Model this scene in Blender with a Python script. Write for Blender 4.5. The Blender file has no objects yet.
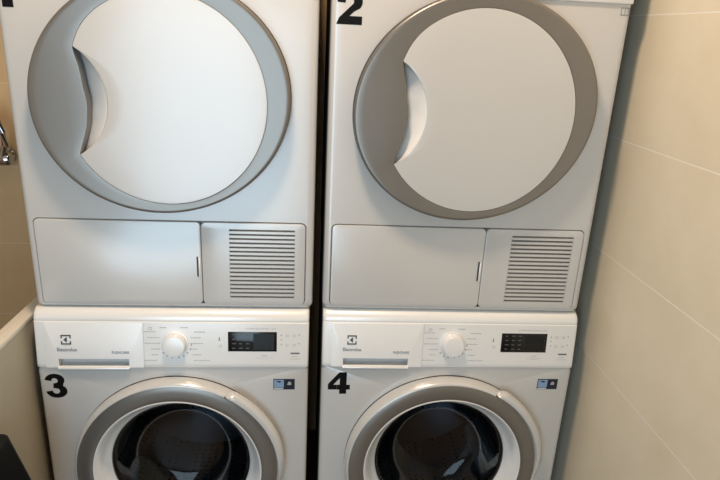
import bpy, bmesh, math, random
from mathutils import Vector, Matrix
random.seed(4)
S = bpy.context.scene
COL = S.collection
PI = math.pi

# ------------------------------------------------------------------ camera
cam = bpy.data.cameras.new('camera'); co = bpy.data.objects.new('camera', cam); COL.objects.link(co)
R = Vector((0.99584, -0.07770, 0.04757)); U = Vector((-0.01977, 0.32539, 0.94537)); F = Vector((0.08894, 0.94238, -0.32250))
m = Matrix.Identity(4)
for i in range(3):
    m[i][0] = R[i]; m[i][1] = U[i]; m[i][2] = -F[i]
m[0][3], m[1][3], m[2][3] = 0.57957, -1.22918, 1.44547
co.matrix_world = m
cam.sensor_fit = 'HORIZONTAL'; cam.sensor_width = 36.0; cam.lens = 606.116 * 36.0 / 720.0
cam.clip_start = 0.02
S.camera = co

# ------------------------------------------------------------------ view, world, lights
S.view_settings.view_transform = 'Standard'; S.view_settings.look = 'None'
S.view_settings.gamma = 1.0; S.view_settings.use_curve_mapping = False
S.view_settings.exposure = 0.0
w = bpy.data.worlds.new('world'); S.world = w; w.use_nodes = True
w.node_tree.nodes['Background'].inputs[0].default_value = (0.9, 0.95, 1.0, 1)
w.node_tree.nodes['Background'].inputs[1].default_value = 0.15

def area(name, loc, target, sx, sy, power, col):
    l = bpy.data.lights.new(name, 'AREA'); l.shape = 'RECTANGLE'; l.size = sx; l.size_y = sy
    l.energy = power; l.color = col
    o = bpy.data.objects.new(name, l); COL.objects.link(o); o.location = loc
    o.rotation_euler = (Vector(target) - Vector(loc)).to_track_quat('-Z', 'Y').to_euler()
    return o
area('ceiling_light', (0.45, -0.46, 2.42), (0.45, -0.41, 0), 0.2, 0.2, 18.8, (1.0, 0.76, 0.55))
area('daylight', (0.08, -2.17, 0.99), (0.08, 0.0, 0.99), 0.94, 1.65, 20.5, (0.58, 0.81, 1.0))

# ------------------------------------------------------------------ materials
def mat(name, col, rough=0.4, metal=0.0, spec=0.5, coat=0.0, noise=0.0, nscale=30.0, bump=0.0, bscale=400.0):
    M = bpy.data.materials.new(name); M.use_nodes = True
    nt = M.node_tree; b = nt.nodes['Principled BSDF']
    b.inputs['Base Color'].default_value = (*col, 1); b.inputs['Roughness'].default_value = rough
    b.inputs['Metallic'].default_value = metal; b.inputs['Specular IOR Level'].default_value = spec
    b.inputs['Coat Weight'].default_value = coat; b.inputs['Coat Roughness'].default_value = 0.22; b.inputs['Coat IOR'].default_value = 1.9
    tc = nt.nodes.new('ShaderNodeTexCoord')
    if noise:
        n = nt.nodes.new('ShaderNodeTexNoise'); n.inputs['Scale'].default_value = nscale; n.inputs['Detail'].default_value = 4
        nt.links.new(tc.outputs['Object'], n.inputs['Vector'])
        mx = nt.nodes.new('ShaderNodeMix'); mx.data_type = 'RGBA'
        mx.inputs['A'].default_value = (*[c * (1 - noise) for c in col], 1)
        mx.inputs['B'].default_value = (*[min(1, c * (1 + noise)) for c in col], 1)
        nt.links.new(n.outputs['Fac'], mx.inputs['Factor']); nt.links.new(mx.outputs['Result'], b.inputs['Base Color'])
    if bump:
        n2 = nt.nodes.new('ShaderNodeTexNoise'); n2.inputs['Scale'].default_value = bscale
        nt.links.new(tc.outputs['Object'], n2.inputs['Vector'])
        bp = nt.nodes.new('ShaderNodeBump'); bp.inputs['Strength'].default_value = bump; bp.inputs['Distance'].default_value = 0.001
        nt.links.new(n2.outputs['Fac'], bp.inputs['Height']); nt.links.new(bp.outputs['Normal'], b.inputs['Normal'])
    return M
ENAMEL = mat('white_enamel', (0.60, 0.595, 0.58), 0.40, coat=1.0, noise=0.015, nscale=6, bump=0.02, bscale=250)
PLASTIC = mat('white_plastic', (0.88, 0.88, 0.87), 0.40, coat=1.0, noise=0.01, nscale=9)
GLOSSW = mat('glossy_white_plastic', (0.62, 0.615, 0.60), 0.30, coat=1.0, noise=0.01, nscale=9)
SILVER = mat('silver_paint', (0.245, 0.23, 0.21), 0.32, metal=0.6, noise=0.03, nscale=12)
GREYREC = mat('grey_recess_plastic', (0.42, 0.43, 0.44), 0.4)
BLACK = mat('black_plastic', (0.012, 0.012, 0.013), 0.35)
STICK = mat('black_vinyl', (0.004, 0.004, 0.004), 0.5, spec=0.15)
RUBBER = mat('dark_rubber', (0.03, 0.03, 0.032), 0.6)
INK = mat('grey_print', (0.25, 0.26, 0.28), 0.5)
INK2 = mat('pale_grey_print', (0.50, 0.51, 0.53), 0.5)
INKD = mat('dark_print', (0.05, 0.055, 0.06), 0.5)
LCD = mat('dark_display', (0.006, 0.006, 0.007), 0.15)
LCDM = mat('display_marks', (0.10, 0.11, 0.12), 0.4)
LCDP = mat('lcd_glass', (0.012, 0.012, 0.012), 0.3, spec=0.3)
CHROME = mat('chrome', (0.55, 0.55, 0.56), 0.08, metal=1.0)
STEEL = None
BLUE = mat('blue_sticker', (0.25, 0.38, 0.55), 0.35)
NAVY = mat('navy_sticker', (0.008, 0.015, 0.035), 0.3)
PAPER = mat('sticker_white', (0.75, 0.78, 0.80), 0.4)
BINM = mat('black_bin_plastic', (0.004, 0.004, 0.004), 0.55, spec=0.2, bump=0.1)
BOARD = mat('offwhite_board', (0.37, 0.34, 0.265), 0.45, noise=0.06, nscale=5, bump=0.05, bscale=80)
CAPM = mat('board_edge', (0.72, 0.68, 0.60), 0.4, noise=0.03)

def glass_mat():
    M = bpy.data.materials.new('smoked_glass'); M.use_nodes = True; nt = M.node_tree
    nt.nodes.remove(nt.nodes['Principled BSDF'])
    out = nt.nodes['Material Output']
    tr = nt.nodes.new('ShaderNodeBsdfTransparent'); tr.inputs[0].default_value = (0.34, 0.37, 0.39, 1)
    gl = nt.nodes.new('ShaderNodeBsdfGlossy'); gl.inputs['Roughness'].default_value = 0.03
    fr = nt.nodes.new('ShaderNodeFresnel'); fr.inputs[0].default_value = 1.4
    mx = nt.nodes.new('ShaderNodeMixShader')
    mn = nt.nodes.new('ShaderNodeMath'); mn.operation = 'MINIMUM'; mn.inputs[1].default_value = 0.065
    nt.links.new(fr.outputs[0], mn.inputs[0]); nt.links.new(mn.outputs[0], mx.inputs[0]); nt.links.new(tr.outputs[0], mx.inputs[1]); nt.links.new(gl.outputs[0], mx.inputs[2])
    nt.links.new(mx.outputs[0], out.inputs[0])
    return M
GAPSHADE = mat('gap_shade_paint', (0.035, 0.033, 0.033), 0.6)  # near-black colour imitating the shade in the gap between the stacks
POCK = mat('light_grey_pocket', (0.62, 0.63, 0.64), 0.35)
GLASS = glass_mat()

def drum_mat():
    M = mat('drum_steel', (0.32, 0.33, 0.35), 0.3, metal=1.0); nt = M.node_tree; b = nt.nodes['Principled BSDF']
    tc = nt.nodes.new('ShaderNodeTexCoord'); v = nt.nodes.new('ShaderNodeTexVoronoi'); v.inputs['Scale'].default_value = 55
    v.inputs['Randomness'].default_value = 0.15
    nt.links.new(tc.outputs['Object'], v.inputs['Vector'])
    r = nt.nodes.new('ShaderNodeValToRGB'); r.color_ramp.elements[0].position = 0.22; r.color_ramp.elements[0].color = (0.01, 0.01, 0.01, 1)
    r.color_ramp.elements[1].position = 0.30; r.color_ramp.elements[1].color = (0.30, 0.31, 0.33, 1)
    nt.links.new(v.outputs['Distance'], r.inputs['Fac']); nt.links.new(r.outputs[0], b.inputs['Base Color'])
    return M
DRUM = drum_mat()

ROW = 0.2573; Z0 = 1.5085
def tile_mat(name, axis, u0, c1, c2, cm, bw=0.8, zmin=None):
    M = bpy.data.materials.new(name); M.use_nodes = True; nt = M.node_tree; b = nt.nodes['Principled BSDF']
    b.inputs['Roughness'].default_value = 0.38
    g = nt.nodes.new('ShaderNodeNewGeometry'); sp = nt.nodes.new('ShaderNodeSeparateXYZ'); nt.links.new(g.outputs['Position'], sp.inputs[0])
    a1 = nt.nodes.new('ShaderNodeMath'); a1.operation = 'SUBTRACT'; a1.inputs[1].default_value = u0 - 20 * bw
    nt.links.new(sp.outputs[axis], a1.inputs[0])
    a2 = nt.nodes.new('ShaderNodeMath'); a2.operation = 'SUBTRACT'; a2.inputs[1].default_value = Z0 - 20 * ROW
    nt.links.new(sp.outputs['Z'], a2.inputs[0])
    cb = nt.nodes.new('ShaderNodeCombineXYZ'); nt.links.new(a1.outputs[0], cb.inputs[0]); nt.links.new(a2.outputs[0], cb.inputs[1])
    br = nt.nodes.new('ShaderNodeTexBrick'); br.offset = 0.0; br.squash = 1.0
    br.inputs['Scale'].default_value = 1.0; br.inputs['Mortar Size'].default_value = 0.0014; br.inputs['Mortar Smooth'].default_value = 0.2
    br.inputs['Brick Width'].default_value = bw; br.inputs['Row Height'].default_value = ROW
    nt.links.new(cb.outputs[0], br.inputs['Vector'])
    n = nt.nodes.new('ShaderNodeTexNoise'); n.inputs['Scale'].default_value = 5.5; n.inputs['Detail'].default_value = 6; n.inputs['Roughness'].default_value = 0.6
    nt.links.new(g.outputs['Position'], n.inputs['Vector'])
    rp = nt.nodes.new('ShaderNodeValToRGB'); rp.color_ramp.elements[0].position = 0.35; rp.color_ramp.elements[1].position = 0.68
    rp.color_ramp.elements[0].color = (*c1, 1); rp.color_ramp.elements[1].color = (*c2, 1)
    nt.links.new(n.outputs['Fac'], rp.inputs['Fac'])
    nt.links.new(rp.outputs[0], br.inputs['Color1']); nt.links.new(rp.outputs[0], br.inputs['Color2'])
    br.inputs['Mortar'].default_value = (*cm, 1)
    if zmin is None:
        nt.links.new(br.outputs['Color'], b.inputs['Base Color'])
    else:
        gt = nt.nodes.new('ShaderNodeMath'); gt.operation = 'GREATER_THAN'; gt.inputs[1].default_value = zmin
        nt.links.new(sp.outputs['Z'], gt.inputs[0])
        mu = nt.nodes.new('ShaderNodeMath'); mu.operation = 'MULTIPLY'
        nt.links.new(gt.outputs[0], mu.inputs[0]); nt.links.new(br.outputs['Fac'], mu.inputs[1])
        mc = nt.nodes.new('ShaderNodeMix'); mc.data_type = 'RGBA'; mc.inputs['B'].default_value = (*cm, 1)
        nt.links.new(mu.outputs[0], mc.inputs['Factor']); nt.links.new(rp.outputs[0], mc.inputs['A'])
        nt.links.new(mc.outputs['Result'], b.inputs['Base Color'])
    bp = nt.nodes.new('ShaderNodeBump'); bp.invert = True; bp.inputs['Strength'].default_value = 0.3; bp.inputs['Distance'].default_value = 0.001
    nt.links.new(br.outputs['Fac'] if zmin is None else mu.outputs[0], bp.inputs['Height']); nt.links.new(bp.outputs['Normal'], b.inputs['Normal'])
    return M
TILE_R = tile_mat('beige_tile_side', 'Y', 0.16, (0.76, 0.675, 0.51), (0.82, 0.745, 0.585), (0.92, 0.87, 0.76), zmin=0.6)
TILE_B = tile_mat('beige_tile_back', 'X', -0.65, (0.70, 0.47, 0.25), (0.76, 0.53, 0.29), (0.82, 0.62, 0.42))
FLOORM = mat('floor_tile', (0.22, 0.15, 0.095), 0.35, noise=0.08, nscale=6)
CEILM = mat('ceiling_paint', (0.80, 0.78, 0.74), 0.8, noise=0.01)
WALLM = mat('painted_wall', (0.62, 0.54, 0.43), 0.6, noise=0.03, nscale=4)

# ------------------------------------------------------------------ mesh helpers
def link_mesh(name, verts, faces, material, parent=None, off=(0, 0, 0), smooth=True, angle=35):
    me = bpy.data.meshes.new(name); me.from_pydata([tuple(v) for v in verts], [], faces)
    bm = bmesh.new(); bm.from_mesh(me)
    bmesh.ops.recalc_face_normals(bm, faces=bm.faces)
    bm.to_mesh(me); bm.free()
    return finish(name, me, material, parent, off, smooth, angle)
def finish(name, me, material, parent=None, off=(0, 0, 0), smooth=True, angle=35):
    me.materials.clear(); me.materials.append(material)
    if smooth:
        me.polygons.foreach_set('use_smooth', [True] * len(me.polygons))
        me.set_sharp_from_angle(angle=math.radians(angle))
    o = bpy.data.objects.new(name, me); COL.objects.link(o)
    if parent is not None:
        o.parent = parent
    o.location = off
    return o
def loft(rings, close_first=False, close_last=False, closed=True, verts=None, faces=None):
    verts = [] if verts is None else verts; faces = [] if faces is None else faces
    b0 = len(verts); n = len(rings[0])
    for r in rings: verts.extend(r)
    for i in range(len(rings) - 1):
        for j in range(n if closed else n - 1):
            k = (j + 1) % n
            faces.append((b0 + i * n + j, b0 + i * n + k, b0 + (i + 1) * n + k, b0 + (i + 1) * n + j))
    if close_first: faces.append(tuple(b0 + j for j in range(n)))
    if close_last: faces.append(tuple(b0 + (len(rings) - 1) * n + j for j in range(n)))
    return verts, faces
MC = 12
def rrect(x0, x1, z0, z1, r, y):
    """rounded rectangle loop in the XZ plane, 4*MC points, corner structured"""
    out = []
    for cx, cz, a0 in ((x1 - r, z1 - r, 0), (x0 + r, z1 - r, 90), (x0 + r, z0 + r, 180), (x1 - r, z0 + r, 270)):
        for j in range(MC):
            a = math.radians(a0 + 90 * j / (MC - 1)); out.append((cx + r * math.cos(a), y, cz + r * math.sin(a)))
    return out
def circ(cx, cz, r, y, n=4 * MC):
    return [(cx + r * math.cos(2 * PI * (j + .5) / n), y, cz + r * math.sin(2 * PI * (j + .5) / n)) for j in range(n)]
def box_mesh(boxes, bev=0.0, seg=2):
    bm = bmesh.new()
    for (x0, x1, y0, y1, z0, z1) in boxes:
        g = bmesh.ops.create_cube(bm, size=1.0)
        for v in g['verts']:
            v.co = Vector((x0 + (v.co.x + .5) * (x1 - x0), y0 + (v.co.y + .5) * (y1 - y0), z0 + (v.co.z + .5) * (z1 - z0)))
    if bev: bmesh.ops.bevel(bm, geom=list(bm.edges), offset=bev, segments=seg, affect='EDGES', profile=0.5)
    me = bpy.data.meshes.new('m'); bm.to_mesh(me); bm.free(); return me
def boxes(name, bl, material, parent=None, off=(0, 0, 0), bev=0.0, seg=2):
    me = box_mesh(bl, bev, seg); me.name = name
    return finish(name, me, material, parent, off)
def text(name, s, x0, x1, z0, z1, y, material, parent, off, bold=0.0, depth=0.0004):
    cu = bpy.data.curves.new('t', 'FONT'); cu.body = s; cu.size = 1.0; cu.extrude = 0.01; cu.offset = bold; cu.resolution_u = 5
    t = bpy.data.objects.new('t', cu); COL.objects.link(t)
    bpy.context.view_layer.update()
    dg = bpy.context.evaluated_depsgraph_get()
    me = bpy.data.meshes.new_from_object(t.evaluated_get(dg)); me.name = name
    bpy.data.objects.remove(t); bpy.data.curves.remove(cu)
    xs = [v.co.x for v in me.vertices]; ys = [v.co.y for v in me.vertices]
    ax, bx, ay, by = min(xs), max(xs), min(ys), max(ys)
    for v in me.vertices:
        u = (v.co.x - ax) / (bx - ax); q = (v.co.y - ay) / (by - ay); d = v.co.z / 0.01
        v.co = (x0 + u * (x1 - x0), y - depth * (d + 1) / 2, z0 + q * (z1 - z0))
    return finish(name, me, material, parent, off, smooth=False)
def prism(name, pts, y0, y1, material, parent, off):
    """closed outline (x,z) extruded from y0 (front) to y1"""
    n = len(pts); v = [(x, y0, z) for x, z in pts] + [(x, y1, z) for x, z in pts]
    f = [tuple(range(n)), tuple(range(2 * n - 1, n - 1, -1))] + [(i, (i + 1) % n, n + (i + 1) % n, n + i) for i in range(n)]
    return link_mesh(name, v, f, material, parent, off, smooth=False)
def tube(verts, faces, pts, rad, n=14):
    rings = []
    for i, p in enumerate(pts):
        p = Vector(p); a = Vector(pts[max(0, i - 1)]); b = Vector(pts[min(len(pts) - 1, i + 1)])
        t = (b - a).normalized(); s = t.cross(Vector((0, 0, 1)))
        if s.length < 1e-3: s = t.cross(Vector((1, 0, 0)))
        s.normalize(); q = s.cross(t); r = rad[i] if isinstance(rad, (list, tuple)) else rad
        rings.append([tuple(p + (s * math.cos(2 * PI * k / n) + q * math.sin(2 * PI * k / n)) * r) for k in range(n)])
    return loft(rings, True, True, verts=verts, faces=faces)
def empty(name, loc, rz, label, cat, group=None):
    o = bpy.data.objects.new(name, None); o.empty_display_size = 0.1; COL.objects.link(o)
    o.location = loc; o.rotation_euler = (0, 0, rz); o['label'] = label; o['category'] = cat
    if group: o['group'] = group
    return o
def copy_tree(o, parent=None):
    c = o.copy(); COL.objects.link(c)
    if parent is not None: c.parent = parent
    for ch in [q for q in list(bpy.data.objects) if q.parent == o]:
        copy_tree(ch, c)
    return c
def structure(name, x0, x1, y0, y1, z0, z1, material):
    o = boxes(name, [(x0, x1, y0, y1, z0, z1)], material); o['kind'] = 'structure'; return o

# ------------------------------------------------------------------ the room
W = 0.597; XR = 1.265; YB = 0.74; XL = -1.05; YF = -2.2; H = 2.5
structure('floor', XL, XR, YF, YB, -0.1, 0, FLOORM)
structure('ceiling', XL, XR, YF, YB, H, H + 0.1, CEILM)
structure('wall_right', XR, XR + 0.1, YF, YB, 0, H, TILE_R)
structure('wall_back', XL, XR, YB, YB + 0.1, 0, H, TILE_B)
structure('wall_left', XL - 0.1, XL, YF, YB, 0, H, WALLM)
structure('wall_front', XL, XR, YF - 0.1, YF, 0, H, WALLM)

# ------------------------------------------------------------------ tumble dryer
ZD = 0.851
DOFF = (-W / 2, 0, -ZD)
def interp(tab, a):
    """smooth (Catmull-Rom) interpolation of r over angle"""
    for i in range(len(tab) - 1):
        if tab[i][0] <= a <= tab[i + 1][0]:
            t = (a - tab[i][0]) / (tab[i + 1][0] - tab[i][0])
            p1, p2 = tab[i][1], tab[i + 1][1]
            m1 = (p2 - tab[i - 1][1]) / (tab[i + 1][0] - tab[i - 1][0]) if i > 0 else (p2 - p1) / (tab[i + 1][0] - tab[i][0])
            m2 = (tab[i + 2][1] - p1) / (tab[i + 2][0] - tab[i][0]) if i + 2 < len(tab) else (p2 - p1) / (tab[i + 1][0] - tab[i][0])
            h = tab[i + 1][0] - tab[i][0]
            return (2*t**3 - 3*t*t + 1) * p1 + (t**3 - 2*t*t + t) * h * m1 + (-2*t**3 + 3*t*t) * p2 + (t**3 - t*t) * h * m2
    return None
DCX, DCZ, DR = 0.303, 1.301, 0.1970
DZ = 1.025
A0, A1 = 149.5, 211.8
TA = [(149.5, .1872), (153.5, .177), (158, .166), (163.5, .1575), (171, .1505), (178, .1455), (184, .1447), (190, .1482), (198, .1565), (205, .173), (211.8, .1962)]
TD = [(126, DR), (133, .1957), (139, .1935), (144.5, .1902), (149.5, .1872)]
TE = [(211.8, .1962), (220, .1968), (228, DR)]
def r_common(a):
    if 126 <= a <= 149.5: return interp(TD, a)
    if 211.8 <= a <= 228: return interp(TE, a)
    return DR
def rA(a): return interp(TA, a) if A0 <= a <= A1 else r_common(a)
def rB(a):
    '''right edge of the grip: one circular arc through both tips'''
    if not A0 <= a <= A1: return r_common(a)
    p0 = (rA(A0) * math.cos(math.radians(A0)), rA(A0) * math.sin(math.radians(A0)))
    p1 = (rA(A1) * math.cos(math.radians(A1)), rA(A1) * math.sin(math.radians(A1)))
    pm = (-.1065, -.0085)
    (ax, ay), (bx, by), (cx, cy) = p0, p1, pm
    d = 2 * (ax * (by - cy) + bx * (cy - ay) + cx * (ay - by))
    ux = ((ax*ax + ay*ay) * (by - cy) + (bx*bx + by*by) * (cy - ay) + (cx*cx + cy*cy) * (ay - by)) / d
    uy = ((ax*ax + ay*ay) * (cx - bx) + (bx*bx + by*by) * (ax - cx) + (cx*cx + cy*cy) * (bx - ax)) / d
    R2 = (ax - ux)**2 + (ay - uy)**2
    c, s_ = math.cos(math.radians(a)), math.sin(math.radians(a))
    q = c * ux + s_ * uy; disc = q * q - (ux * ux + uy * uy - R2)
    return min(q + math.sqrt(max(0, disc)), q - math.sqrt(max(0, disc))) if q - math.sqrt(max(0, disc)) > .05 else q + math.sqrt(max(0, disc))
ANG = sorted(set([round(x * 3.0, 3) for x in range(0, 43)] + [round(126 + .8 * k, 3) for k in range(30)] + [149.5] +
                 [round(149.5 + .25 * k, 3) for k in range(25)] + [round(155.5 + 1.0 * k, 3) for k in range(50)] +
                 [round(205.5 + .4 * k, 3) for k in range(20)] + [211.8] + [round(214.5 + 1.5 * k, 3) for k in range(10)] + [round(231 + 3.0 * k, 3) for k in range(43)]))
ANG = [a for a in ANG if a < 360]
EA, EB, ET, ECX, ECZ = 0.2485, 0.2255, math.radians(13.5), 0.2975, 1.3055
def ring_outer(a, d=0.0):
    """point of the tilted outer ellipse in the direction a from the disc centre, grown by d"""
    dx, dz = math.cos(math.radians(a)), math.sin(math.radians(a))
    c, s = math.cos(ET), math.sin(ET)
    ox, oz = DCX - ECX, DCZ - ECZ
    pu, pv = ox * c + oz * s, -ox * s + oz * c
    du, dv = dx * c + dz * s, -dx * s + dz * c
    a_, b_ = EA + d, EB + d
    A = (du / a_)**2 + (dv / b_)**2; B = 2 * (pu * du / a_**2 + pv * dv / b_**2); C_ = (pu / a_)**2 + (pv / b_)**2 - 1
    t = (-B + math.sqrt(B * B - 4 * A * C_)) / (2 * A)
    return t
def PD(a, r, y): return (DCX + r * math.cos(math.radians(a)), y, DCZ + DZ * r * math.sin(math.radians(a)))
def P(a, r, y): return (DCX + r * math.cos(math.radians(a)), y, DCZ + r * math.sin(math.radians(a)))

GA = ((0.0155, 0.5800), (0.8605, 1.0530))       # recess of the lower panels
def build_dryer(root):
    x0, x1, zb, zt = 0, W, ZD, 1.70
    rings = [rrect(x0, x1, zb, zt, .014, .718)]
    for k in range(6):
        a = k / 5 * PI / 2; b = .012
        rings.append(rrect(x0 + b * (1 - math.cos(a)), x1 - b * (1 - math.cos(a)), zb + b * (1 - math.cos(a)), zt - b * (1 - math.cos(a)), .014, b * (1 - math.sin(a))))
    (gx0, gx1), (gz0, gz1) = GA
    rings.append(rrect(gx0 - .0015, gx1 + .0015, gz0 - .0015, gz1 + .0015, .0135, 0))
    rings.append(rrect(gx0, gx1, gz0, gz1, .012, .002))
    rings.append(rrect(gx0, gx1, gz0, gz1, .012, .022))
    v, f = loft(rings, True, True)
    link_mesh('body', v, f, ENAMEL, root, DOFF, angle=25)
    for sx in (-.001, W):  # thin dark sheets added over the white sides so the gap reads black
        sd = boxes('gap_shade_sheet', [(sx, sx + .001, .022, .700, ZD + .02, 1.685)], GAPSHADE, root, DOFF); sd['label'] = 'dark sheet added on the dryer side as painted gap shade'
    # control fascia at the top
    fa = boxes('control_panel', [(0.002, W - .002, -.006, .004, 1.5245, 1.698)], PLASTIC, root, DOFF, bev=.003)
    v, f = loft([circ(.30, 1.612, .030, -.006), circ(.30, 1.612, .0295, -.016), circ(.30, 1.612, .026, -.026), circ(.30, 1.612, .023, -.028)], False, True)
    link_mesh('program_dial', v, f, PLASTIC, root, DOFF)
    boxes('display', [(.415, .525, -.0075, -.005, 1.59, 1.64)], LCD, root, DOFF, bev=.001)
    # little book symbol of the top right corner
    b = .0012
    boxes('booklet_symbol', [(.5745, .5905, -.0006, .0002, 1.5035, 1.5035 + b * 1.6), (.5745, .5905, -.0006, .0002, 1.517, 1.517 + b),
                             (.5745, .5745 + b, -.0006, .0002, 1.5035, 1.518), (.5905 - b, .5905, -.0006, .0002, 1.5035, 1.518), (.582, .583, -.0006, .0002, 1.5055, 1.517)], INK, root, DOFF)
    # door
    v, f = loft([[P(a, ring_outer(a, -.004), .001) for a in ANG], [P(a, ring_outer(a, .0008), -.001) for a in ANG], [P(a, ring_outer(a, .0008), -.0255) for a in ANG], [P(a, ring_outer(a, -.004), -.0262) for a in ANG]])
    link_mesh('door_seal', v, f, RUBBER, root, DOFF)
    prof = []
    for d, y in ((-.006, -.0250), (-.0008, -.0256), (.0, -.0268), (-.0002, -.0310), (-.0012, -.0336), (-.0034, -.0352), (-.0065, -.0356)):
        prof.append([P(a, ring_outer(a, d), y) for a in ANG])
    for t in (.12, .35, .65, .95):
        prof.append([tuple(u * (1 - t) + q * t for u, q in zip(P(a, ring_outer(a, -.0065), -.0356), PD(a, rA(a) + .0005, -.0340))) for a in ANG])
    prof.append([PD(a, rA(a) + .0003, -.0338) for a in ANG]); prof.append([PD(a, rA(a) + .0001, -.0330) for a in ANG]); prof.append([PD(a, rA(a), -.0015) for a in ANG])
    v, f = loft(prof); ring = link_mesh('door_ring', v, f, SILVER, root, DOFF, angle=50)
    ring['label'] = 'silver grey oval ring around the dryer door'
    prof = [[PD(a, rB(a) - .0003, -.0015) for a in ANG], [PD(a, rB(a) - .0003, -.0332) for a in ANG], [PD(a, rB(a) - .0009, -.0343) for a in ANG],
            [PD(a, rB(a) * .97, -.0346) for a in ANG], [PD(a, rB(a) * .7, -.0346) for a in ANG], [PD(a, rB(a) * .35, -.0346) for a in ANG], [PD(a, rB(a) * .03, -.0346) for a in ANG]]
    v, f = loft(prof, False, True); link_mesh('door_panel', v, f, ENAMEL, root, DOFF, angle=50)
    # scooped grip between ring and panel
    aa = [a for a in ANG if A0 <= a <= A1]; rows = []
    for a in aa:
        ra, rb = rA(a) + .0002, rB(a) - .0003
        wd = max(0.0, min(1.0, (ra - rb) / .030)); wd = wd * wd * (3 - 2 * wd)
        row = []
        for k in range(13):
            t = k / 12
            row.append(PD(a, ra * (1 - t) + rb * t, -.0340 + .0315 * wd * (1 - t)**1.15))
        rows.append(row)
    v, f = loft(rows, closed=False); g = link_mesh('grip_recess', v, f, PLASTIC, root, DOFF, angle=70)
    # lower panels
    sp = .3565
    v, f = loft([rrect(.0170, sp - .0005, .8620, 1.0515, .010, .021), rrect(.0170, sp - .0005, .8620, 1.0515, .010, .000), rrect(.0177, sp - .0011, .8627, 1.0508, .0096, -.0016), rrect(.021, sp - .003, .866, 1.0475, .009, -.0022)], False, True)
    cd = link_mesh('condenser_door', v, f, GLOSSW, root, DOFF, angle=25)
    boxes('latch', [(.3458, .3492, -.0032, -.0018, .928, .974)], INKD, cd)
    boxes('latch_rim', [(.3495, .3535, -.0040, -.0012, .926, .971)], PLASTIC, cd, bev=.001)
    # grille: frame with 17 slots
    gx0, gx1, gz0, gz1 = .416, .556, .8730, 1.0375
    v, f = loft([rrect(sp + .0005, .5785, .8620, 1.0515, .010, .021), rrect(sp + .0005, .5785, .8620, 1.0515, .010, .000), rrect(sp + .0011, .5778, .8627, 1.0508, .0096, -.0016), rrect(sp + .003, .5743, .866, 1.0475, .009, -.0022),
                 rrect(gx0, gx1, gz0, gz1, .001, -.0022), rrect(gx0, gx1, gz0, gz1, .001, .016)])
    gp = link_mesh('air_grille', v, f, GLOSSW, root, DOFF, angle=25)
    v, f = [], []
    n = 17; pitch = (gz1 - gz0) / n
    for k in range(n):
        zc = gz0 + pitch * k
        prof2 = [(-.0022, zc), (-.0022, zc + pitch * .54), (.0, zc + pitch * .56), (.011, zc + pitch * .72), (.011, zc + pitch * .40)]
        if k == 0: pass
        loft([[(gx0 - .001, y, z) for y, z in prof2], [(gx1 + .001, y, z) for y, z in prof2]], True, True, verts=v, faces=f)
    link_mesh('slats', v, f, GLOSSW, gp, smooth=False)
    boxes('slot_backing', [(gx0 - .003, gx1 + .003, .0135, .0155, gz0 - .003, gz1 + .003)], GREYREC, gp)
    return root

D_Y = 0.0185
XR0 = W + 0.0221; ANGR = -0.0137
def base_loc(right, y, z, dx=0.0, dy=0.0):
    if not right: return (W / 2 + dx, y + dy, z)
    lx, ly = W / 2 + dx, y + dy
    return (XR0 + lx * math.cos(ANGR) - ly * math.sin(ANGR), .0015 + lx * math.sin(ANGR) + ly * math.cos(ANGR), z)
GD = 'tumble dryers stacked on the washers'
d1 = empty('tumble_dryer', base_loc(0, D_Y, ZD), 0, 'white tumble dryer with number 1 sticker, stacked on the left washer marked 3', 'tumble dryer', GD)
build_dryer(d1)
d2 = copy_tree(d1); d2.location = base_loc(1, D_Y, ZD); d2.rotation_euler = (0, 0, ANGR)
d2['label'] = 'white tumble dryer with number 2 sticker, stacked beside the beige tiled wall'

def number_sticker(ch, root, off, x0, x1, z0, z1, y=-.0004):
    """bold black vinyl digit, outline fitted to the box"""
    if ch == '1':
        pts = [(.42, 0), (.98, 0), (.98, 1), (.60, 1), (.02, .76), (.02, .55), (.42, .68)]
    elif ch == '4':
        pts = [(.52, 0), (.84, 0), (.84, .20), (1, .20), (1, .42), (.84, .42), (.84, 1), (.50, 1), (0, .45), (0, .20), (.40, .20), (.40, .42), (.24, .42), (.53, .74), (.53, .42), (.405, .42), (.405, .20), (.52, .20)]
    elif ch == '2':
        pts = [(.0, 0), (1, 0), (1, .255), (.50, .255), (.70, .40)]
        pts += [(.60 + .40 * math.cos(math.radians(a)), .69 + .31 * math.sin(math.radians(a))) for a in range(-40, 100, 14)]
        pts += [(.44 + .42 * math.cos(math.radians(a)), .68 + .32 * math.sin(math.radians(a))) for a in range(95, 186, 15)]
        pts += [(.34, .64)]
        pts += [(.50 + .16 * math.cos(math.radians(a)), .68 + .12 * math.sin(math.radians(a))) for a in range(170, -50, -20)]
        pts += [(.10, .20)]
    elif ch == '3':
        O, I = [], []
        def arc(cx, cz, rx, rz, a0, a1, st): return [(cx + rx * math.cos(math.radians(a)), cz + rz * math.sin(math.radians(a))) for a in range(a0, a1, st)]
        pts = [(.34, .70), (.03, .745)]
        pts += arc(.48, .735, .44, .265, 165, -61, -15)
        pts += [(.74, .53)]
        pts += arc(.52, .285, .48, .285, 50, -176, -15)
        pts += [(.0, .255), (.33, .30)]
        pts += arc(.50, .285, .165, .115, 180, 440, 20)
        pts += [(.38, .41), (.40, .60)]
        pts += arc(.47, .715, .145, .105, -60, 180, 20)
    o = prism('number_sticker', [(x0 + u * (x1 - x0), z0 + v_ * (z1 - z0)) for u, v_ in pts], y, y + .0006, STICK, root, off)
    o['label'] = 'bold black vinyl number ' + ch
    return o
number_sticker('1', d1, DOFF, -.012 + .010, .033, 1.4605, 1.522)
number_sticker('2', d2, DOFF, .0105, .0605, 1.4605, 1.522)

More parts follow.
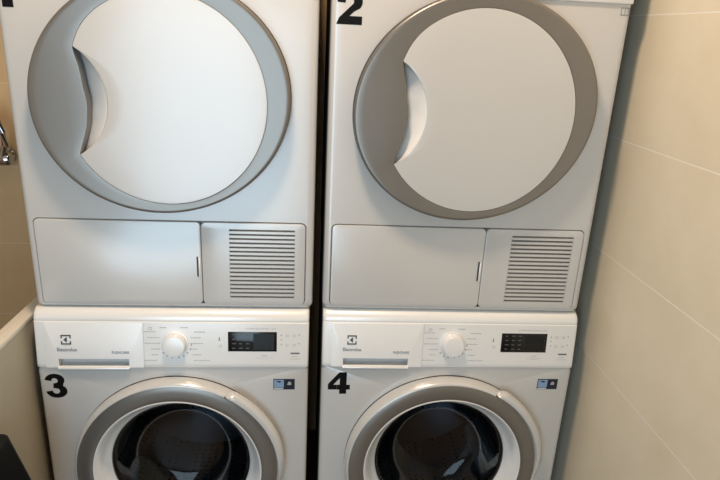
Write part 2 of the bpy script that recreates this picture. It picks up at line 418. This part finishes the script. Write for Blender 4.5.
# ------------------------------------------------------------------ washing machine
WOFF = (-W / 2, 0, 0)
VX, VZ = 0.300, 0.4555
LEAN = 0.10
PANEL = ('control_panel', 'detergent_drawer', 'emblem', 'brand_lettering', 'model_lettering', 'system_lettering', 'program_dial', 'program_name', 'program_symbol', 'dial_dot', 'panel_seam', 'display', 'indicator_light', 'temperature_symbol', 'touch_button', 'load_symbol', 'start_lettering', 'start_bar')
def build_washer(root):
    b = .010
    rings = [rrect(0, W, .018, .714, .012, .736)]
    for k in range(5):
        a = k / 4 * PI / 2; q = b * (1 - math.cos(a))
        rings.append(rrect(q, W - q, .018 + q, .714, .010, b * (1 - math.sin(a))))
    rings.append(circ(VX, VZ, .212, 0)); rings.append(circ(VX, VZ, .205, .010)); rings.append(circ(VX, VZ, .205, .05))
    v, f = loft(rings, True, False); link_mesh('body', v, f, ENAMEL, root, WOFF, angle=25)
    for sx in (-.001, W):  # same added dark sheets: gap shade put into the colour
        sd = boxes('gap_shade_sheet', [(sx, sx + .001, .020, .720, .03, .835)], GAPSHADE, root, WOFF); sd['label'] = 'dark sheet added on the washer side as painted gap shade'
    boxes('top_plate', [(0, W, .045, .736, .712, .850)], ENAMEL, root, WOFF, bev=.004)
    for fx in (.06, W - .06):
        for fy in (.06, .54):
            v, f = loft([[(fx + .022 * math.cos(2 * PI * k / 16), fy + .022 * math.sin(2 * PI * k / 16), z) for k in range(16)] for z in (0, .02)], True, True)
            link_mesh('foot', v, f, RUBBER, root, WOFF)
    # control panel: profile swept across, cut for the drawer grip
    pr = [(.050, .7125), (.0035, .7125), (-.0010, .7150), (-.0030, .7185), (-.0035, .726), (-.0035, .8225), (-.0020, .8245), (-.0026, .8265), (-.0022, .832), (.0008, .8395), (.006, .8455), (.013, .849), (.022, .8502), (.050, .8502)]
    rows = []
    for x, q in ((0.0, .010), (.0012, .0045), (.004, .0015), (.010, 0), (W - .010, 0), (W - .004, .0015), (W - .0012, .0045), (W, .010)):
        rows.append([(x, y + q * (1 if y < .02 else .3 if y < .04 else 0), z - (q * .35 if z > .84 else 0)) for y, z in pr])
    v, f = loft(rows, True, True)
    fas = link_mesh('control_panel', v, f, PLASTIC, root, WOFF, angle=32)
    cut = boxes('cutter', [(.0475, .2015, -.02, .032, .703, .7395)], PLASTIC, root, WOFF)
    md = fas.modifiers.new('cut', 'BOOLEAN'); md.object = cut; md.operation = 'DIFFERENCE'; md.solver = 'EXACT'
    bpy.context.view_layer.update()
    me = bpy.data.meshes.new_from_object(fas.evaluated_get(bpy.context.evaluated_depsgraph_get()))
    fas.modifiers.clear(); fas.data = me; me.name = 'control_panel'; me.set_sharp_from_angle(angle=math.radians(32))
    bpy.data.objects.remove(cut)
    # detergent drawer front with grip
    y0 = -.0035
    v, f = loft([rrect(.022, .2315, .7165, .8215, .002, y0 + .001), rrect(.022, .2315, .7165, .8215, .002, y0 - .0006), rrect(.0226, .2309, .7171, .8209, .002, y0 - .0008),
                 rrect(.049, .200, .7195, .7375, .0015, y0 - .0008), rrect(.0495, .1995, .7200, .7370, .0015, y0)])
    dr = link_mesh('detergent_drawer', v, f, PLASTIC, root, WOFF, angle=25)
    v, f = [], []
    L = [(.0492, y0 + .0003, .7372), (.1998, y0 + .0003, .7372), (.1998, .017, .7335), (.0492, .017, .7335), (.0492, .015, .720), (.1998, .015, .720), (.1998, -.004, .7085), (.0492, -.004, .7085)]
    v = L; f = [(0, 1, 2, 3), (3, 2, 5, 4), (4, 5, 6, 7), (0, 3, 4, 7), (1, 6, 5, 2)]
    link_mesh('grip_pocket', v, f, POCK, dr, smooth=False)
    boxes('grip_lip', [(.0475, .2015, -.0085, .004, .7135, .7185)], PLASTIC, dr, bev=.0018)
    # emblem: broken square with an arrow head
    ex0, ex1, ez0, ez1, t = .0575, .0785, .7715, .7935, .0024; ey = (y0 - .0018, y0 - .0010)
    em = boxes('emblem', [(ex0, ex1, *ey, ez1 - t, ez1), (ex0, ex1, *ey, ez0, ez0 + t), (ex0, ex0 + t, *ey, ez1 - .0075, ez1), (ex0, ex0 + t, *ey, ez0, ez0 + .0075),
                          (ex1 - t, ex1, *ey, ez1 - .0075, ez1), (ex1 - t, ex1, *ey, ez0, ez0 + .0075)], INKD, root, WOFF)
    zc = (ez0 + ez1) / 2
    prism('arrow_mark', [(ex0 + .0055, zc), (ex0 + .0125, zc + .0062), (ex0 + .0125, zc - .0062)], ey[0], ey[1], INKD, em, (0, 0, 0))
    text('brand_lettering', 'Electrolux', .0480, .0905, .7555, .7635, y0 - .0012, INK, root, WOFF, bold=.01)
    text('model_lettering', 'FLEXCARE', .1640, .2010, .7505, .7560, y0 - .0012, INK, root, WOFF, bold=.01)
    text('system_lettering', 'INVERTER SYSTEM 1000', .4560, .5230, .8085, .8120, y0 + .0001, INK2, root, WOFF)
    # dial and printed programme marks
    KX, KZ = .3010, .7755
    v, f = loft([circ(KX, KZ, .0290, y0 + .001), circ(KX, KZ, .0290, y0 - .003), circ(KX, KZ, .0255, y0 - .0035), circ(KX, KZ, .0245, y0 - .018), circ(KX, KZ, .0230, y0 - .0205), circ(KX, KZ, .018, y0 - .0212)], False, True)
    dl = link_mesh('program_dial', v, f, PLASTIC, root, WOFF)
    mk, mk2 = [], []
    for k in range(6):
        z = .8015 - .0135 * k
        wl, wr = (.030, .026, .034, .020, .014, .036)[k], (.024, .022, .030, .016, .018, .036)[k]
        sh = (.012, .004, .002, .003, .008, .010)[k]
        for side, wdt in ((-1, wl), (1, wr)):
            e = KX + side * (.030 + sh)
            xa, xb = (e - wdt, e) if side < 0 else (e, e + wdt)
            x = xa; row_ = []
            while x < xb - .002:
                l = min(random.uniform(.003, .008), xb - x)
                row_.append((x, x + l, y0 - .0003, y0 + .0002, z - .0010, z + .0010)); x += l + .0012
            boxes('program_name', row_, INK2, root, WOFF)
    for (xa, xb) in ((.268, .283), (.312, .330)): boxes('program_name', [(xa, xb, y0 - .0003, y0 + .0002, .8105, .8125)], INK2, root, WOFF)
    mk += [(.2445, .2515, y0 - .0003, y0 + .0002, .8110, .8122), (.2445, .2515, y0 - .0003, y0 + .0002, .8055, .8067), (.2445, .2457, y0 - .0003, y0 + .0002, .8055, .8122), (.2503, .2515, y0 - .0003, y0 + .0002, .8055, .8122)]
    boxes('program_symbol', mk, INK2, root, WOFF)
    for a in (-8, -24, -42, 222, 240, 258, -78, -60):
        r = .0355; boxes('dial_dot', [(KX + r * math.cos(math.radians(a)) - .0014, KX + r * math.cos(math.radians(a)) + .0014, y0 - .0003, y0 + .0002, KZ + r * math.sin(math.radians(a)) - .0014, KZ + r * math.sin(math.radians(a)) + .0014)], INK, root, WOFF)
    boxes('panel_seam', [(.2325, .2333, y0 - .0002, y0 + .0002, .7165, .8215)], INK2, root, WOFF)
    # display
    ds = boxes('display', [(.4165, .5250, y0 - .0008, y0 + .001, .7560, .8025)], LCD, root, WOFF, bev=.0006)
    mk = []
    for r_ in range(4):
        for c_ in range(3):
            x = .4255 + c_ * .0155; z = .7965 - r_ * .0108
            mk.append((x, x + random.uniform(.006, .009), y0 - .0010, y0 - .0006, z - .0012, z + .0008))
    boxes('display_icons', mk, LCDM, ds)
    boxes('screen', [(.4725, .5190, y0 - .0010, y0 - .0006, .7600, .7990)], LCDP, ds)
    mk = []
    for (x, z) in ((.534, .7945), (.534, .784), (.534, .773), (.574, .7960), (.574, .7750)):
        boxes('indicator_light', [(x, x + .0022, y0 - .0004, y0 + .0002, z - .0012, z + .0012)], INK, root, WOFF)
    mk = [(.3965, .3985, y0 - .0004, y0 + .0002, .783, .790), (.3950, .4000, y0 - .0004, y0 + .0002, .782, .7835)]
    boxes('temperature_symbol', mk, INK, root, WOFF)
    mk = []
    for (x, z) in ((.545, .794), (.545, .7715), (.561, .794), (.561, .7715), (.397, .769)):
        mk = []
        for q in (0, .0045): mk.append((x, x + .006, y0 - .0004, y0 + .0002, z + q - .0030, z + q - .0022))
        for q in (0, .0052): mk.append((x + q, x + q + .0008, y0 - .0004, y0 + .0002, z - .0030, z + .0023))
        boxes('touch_button', mk, INK2, root, WOFF)
    mk = []
    for k in range(9): mk.append((.4790 + .0042 * k, .4817 + .0042 * k, y0 - .0004, y0 + .0002, .7375 + .0006 * abs(k - 4)**1.3, .7385 + .0006 * abs(k - 4)**1.3))
    mk += [(.492, .503, y0 - .0004, y0 + .0002, .7430, .7440), (.490, .505, y0 - .0004, y0 + .0002, .7465, .7474)]
    boxes('load_symbol', mk, INK2, root, WOFF); mk = []
    for k in range(4): mk.append((.555 + .006 * k, .5595 + .006 * k, y0 - .0004, y0 + .0002, .7375, .7387))
    mk += [(.5585, .5725, y0 - .0004, y0 + .0002, .7435, .7445)]
    boxes('start_lettering', mk, INK2, root, WOFF)
    boxes('start_bar', [(.5560, .5765, y0 - .0012, y0 + .0004, .7510, .7532)], INKD, root, WOFF, bev=.0003)
    # the panel face leans back slightly: shear everything that sits on it
    todo = [q for q in bpy.data.objects if q.parent == root and q.name.split('.')[0] in PANEL]
    todo += [q for q in bpy.data.objects if q.parent in todo]
    for q in todo:
        for v_ in q.data.vertices:
            if v_.co.z > .7165 and v_.co.y < .04: v_.co.y += (v_.co.z - .7165) * LEAN
    # two-part label on the body
    tg = boxes('rating_sticker', [(.5175, .5665, -.0006, .0002, .6575, .6850)], NAVY, root, WOFF)
    boxes('pale_half', [(.5190, .5415, -.0009, -.0005, .6625, .6830)], BLUE, tg)
    prism('bird_mark', [(.5235, .6790), (.5300, .6805), (.5365, .6785), (.5325, .6755), (.5285, .6770)], -.0012, -.0008, NAVY, tg, (0, 0, 0))
    boxes('white_strip', [(.5190, .5400, -.0009, -.0005, .6585, .6608)], PAPER, tg)
    prism('leaf_mark', [(.5490, .6700), (.5515, .6770), (.5545, .6785), (.5580, .6760), (.5590, .6700), (.5540, .6690)], -.0009, -.0005, GREYREC, tg, (0, 0, 0))
    # door
    door = loft([circ(VX, VZ, r, y, 96) for r, y in ((.2365, -.0015), (.2380, -.0045), (.2385, -.012), (.2380, -.018), (.2358, -.0250), (.2330, -.0295), (.2305, -.0318), (.2285, -.0318))])
    bz = link_mesh('door_bezel', *door, GLOSSW, root, WOFF, angle=60)
    link_mesh('door_gap', *loft([circ(VX, VZ, r, y, 96) for r, y in ((.2385, .0003), (.2355, -.002), (.215, -.004))]), RUBBER, root, WOFF)
    rg = link_mesh('door_ring', *loft([circ(VX, VZ, r, y, 96) for r, y in ((.2290, -.0300), (.2288, -.0322), (.2275, -.0328), (.2150, -.0345), (.2030, -.0350), (.1945, -.0345), (.1920, -.0335))]), SILVER, root, WOFF, angle=60)
    rg['label'] = 'silver grey ring of the washer door'
    link_mesh('inner_rim', *loft([circ(VX, VZ, r, y, 96) for r, y in ((.1925, -.0330), (.1918, -.0352), (.1905, -.0354), (.1885, -.0335), (.1780, -.0150), (.1670, .0010), (.1620, .0050), (.1605, .0090))]), PLASTIC, root, WOFF, angle=60)
    # pull grip on the right of the door
    rows = []
    for k in range(33):
        s = k / 32; a = math.radians(61.5 - 74 * s)
        ext = .0125 * min(1, s / .05) * (1 - max(0, (s - .50) / .50)**1.6) if s > 0 else 0
        rin, rout = .2290, .2375 + ext
        sec = [(rin, -.0325), (rin + .004, -.0345 - .004 * min(1, ext / .008)), (rout - .008, -.0330 - .006 * min(1, ext / .008)), (rout - .001, -.0280 - .004 * min(1, ext / .008)), (rout, -.0230), (rout - .002, -.0185), (rin, -.0195)]
        rows.append([(VX + r * math.cos(a), y, VZ + r * math.sin(a)) for r, y in sec])
    link_mesh('door_handle', *loft(rows, True, True), GLOSSW, root, WOFF, angle=50)
    link_mesh('door_glass', *loft([circ(VX, VZ, r, y, 64) for r, y in ((.1620, .006), (.158, .006), (.153, .012), (.140, .032), (.124, .056), (.110, .070), (.092, .078), (.060, .082), (.02, .083), (.001, .083))], False, True), GLASS, root, WOFF, angle=80)
    link_mesh('door_gasket', *loft([circ(VX, VZ, r, y, 64) for r, y in ((.208, .012), (.185, .014), (.166, .020), (.163, .030), (.172, .045), (.200, .055))]), RUBBER, root, WOFF, angle=60)
    link_mesh('drum', *loft([circ(VX, VZ, r, y, 64) for r, y in ((.200, .056), (.215, .070), (.235, .080), (.235, .360), (.228, .372), (.10, .380), (.04, .360), (.001, .358))], False, True), DRUM, root, WOFF, angle=40)
    for a in (80, 200, 320):
        v, f = [], []
        ca, sa = math.cos(math.radians(a)), math.sin(math.radians(a))
        rings = []
        for y, hh in ((.09, .006), (.13, .034), (.22, .040), (.31, .034), (.35, .006)):
            rg_ = []
            for q in range(9):
                t = -1 + 2 * q / 8; ri = .232 - hh * (1 - t * t); tt = t * .032
                rg_.append((VX + ri * ca - tt * sa, y, VZ + ri * sa + tt * ca))
            rings.append(rg_)
        link_mesh('drum_paddle', *loft(rings, closed=False), GREYREC, root, WOFF, angle=60)
GW = 'front loading washers under the dryers'
w1 = empty('washing_machine', base_loc(0, 0, 0, -.006, -.005), 0, 'white front loading washer marked 3, under the left tumble dryer', 'washing machine', GW)
build_washer(w1)
w2 = copy_tree(w1); w2.location = base_loc(1, 0, 0, .002, 0); w2.rotation_euler = (0, 0, ANGR)
w2['label'] = 'white front loading washer marked 4, standing beside the beige tiled wall'
number_sticker('3', w1, WOFF, .0115, .0590, .6370, .6985)
number_sticker('4', w2, WOFF, .0165, .0680, .6415, .6990)

# ------------------------------------------------------------------ low partition beside the left washer
pr_ = empty('partition_panel', (-.0085, .725, 0), math.radians(-1.5), 'low off-white partition panel with pale top edge, left of the washer marked 3', 'partition')
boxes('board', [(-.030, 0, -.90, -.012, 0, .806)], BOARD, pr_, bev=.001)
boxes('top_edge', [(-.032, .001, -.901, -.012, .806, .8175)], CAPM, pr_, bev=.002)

# ------------------------------------------------------------------ chrome mixer on the back wall
fx = empty('shower_mixer', (-.385, YB, 1.03), 0, 'chrome mixer tap on the beige tiled back wall, left of the dryers', 'tap')
v, f = [], []
tube(v, f, [(-.13, -.055, 0), (-.10, -.055, 0), (0, -.055, 0), (.03, -.055, 0)], [.020, .023, .023, .020])
link_mesh('mixer_body', v, f, CHROME, fx)
for sx in (-.12, .02):
    v, f = [], []
    tube(v, f, [(sx, -.0005, 0), (sx, -.008, 0), (sx, -.014, 0), (sx, -.055, 0)], [.032, .031, .018, .016])
    link_mesh('wall_flange', v, f, CHROME, fx)
v, f = [], []
tube(v, f, [(.030, -.055, 0), (.034, -.055, 0), (.056, -.055, .0), (.062, -.055, .0)], [.018, .022, .021, .017])
link_mesh('handle', v, f, CHROME, fx)
v, f = [], []
tube(v, f, [(.040, -.062, .012), (.056, -.072, .045), (.057, -.080, .085), (.050, -.084, .120), (.036, -.086, .150)], [.012, .010, .009, .009, .010])
link_mesh('lever', v, f, CHROME, fx)
v, f = [], []
tube(v, f, [(-.05 + .085 * math.sin(t * PI / 10) , -.060 - .02 * t / 10, .02 + .115 * math.cos(t * PI / 20)) for t in range(0, 11)], [.008] * 11)
link_mesh('hose_arc', v, f, CHROME, fx)

# ------------------------------------------------------------------ black bin in front of the partition
bn = empty('waste_bin', (-.104, -.322, 0), 0, 'black tapered waste bin cut off by the lower left corner', 'bin')
def sq(hx, hy, z, r=.02):
    return [(x, y, z) for x, _, y in rrect(-hx, hx, -hy, hy, r, 0)]
link_mesh('bin_body', *loft([sq(.115, .105, 0), sq(.118, .108, .01), sq(.155, .125, .555), sq(.157, .127, .560)], True, True), BINM, bn)
link_mesh('swing_lid', *loft([sq(.160, .128, .548), sq(.160, .128, .565), sq(.131, .118, .688), sq(.126, .113, .692)], True, True), BINM, bn)
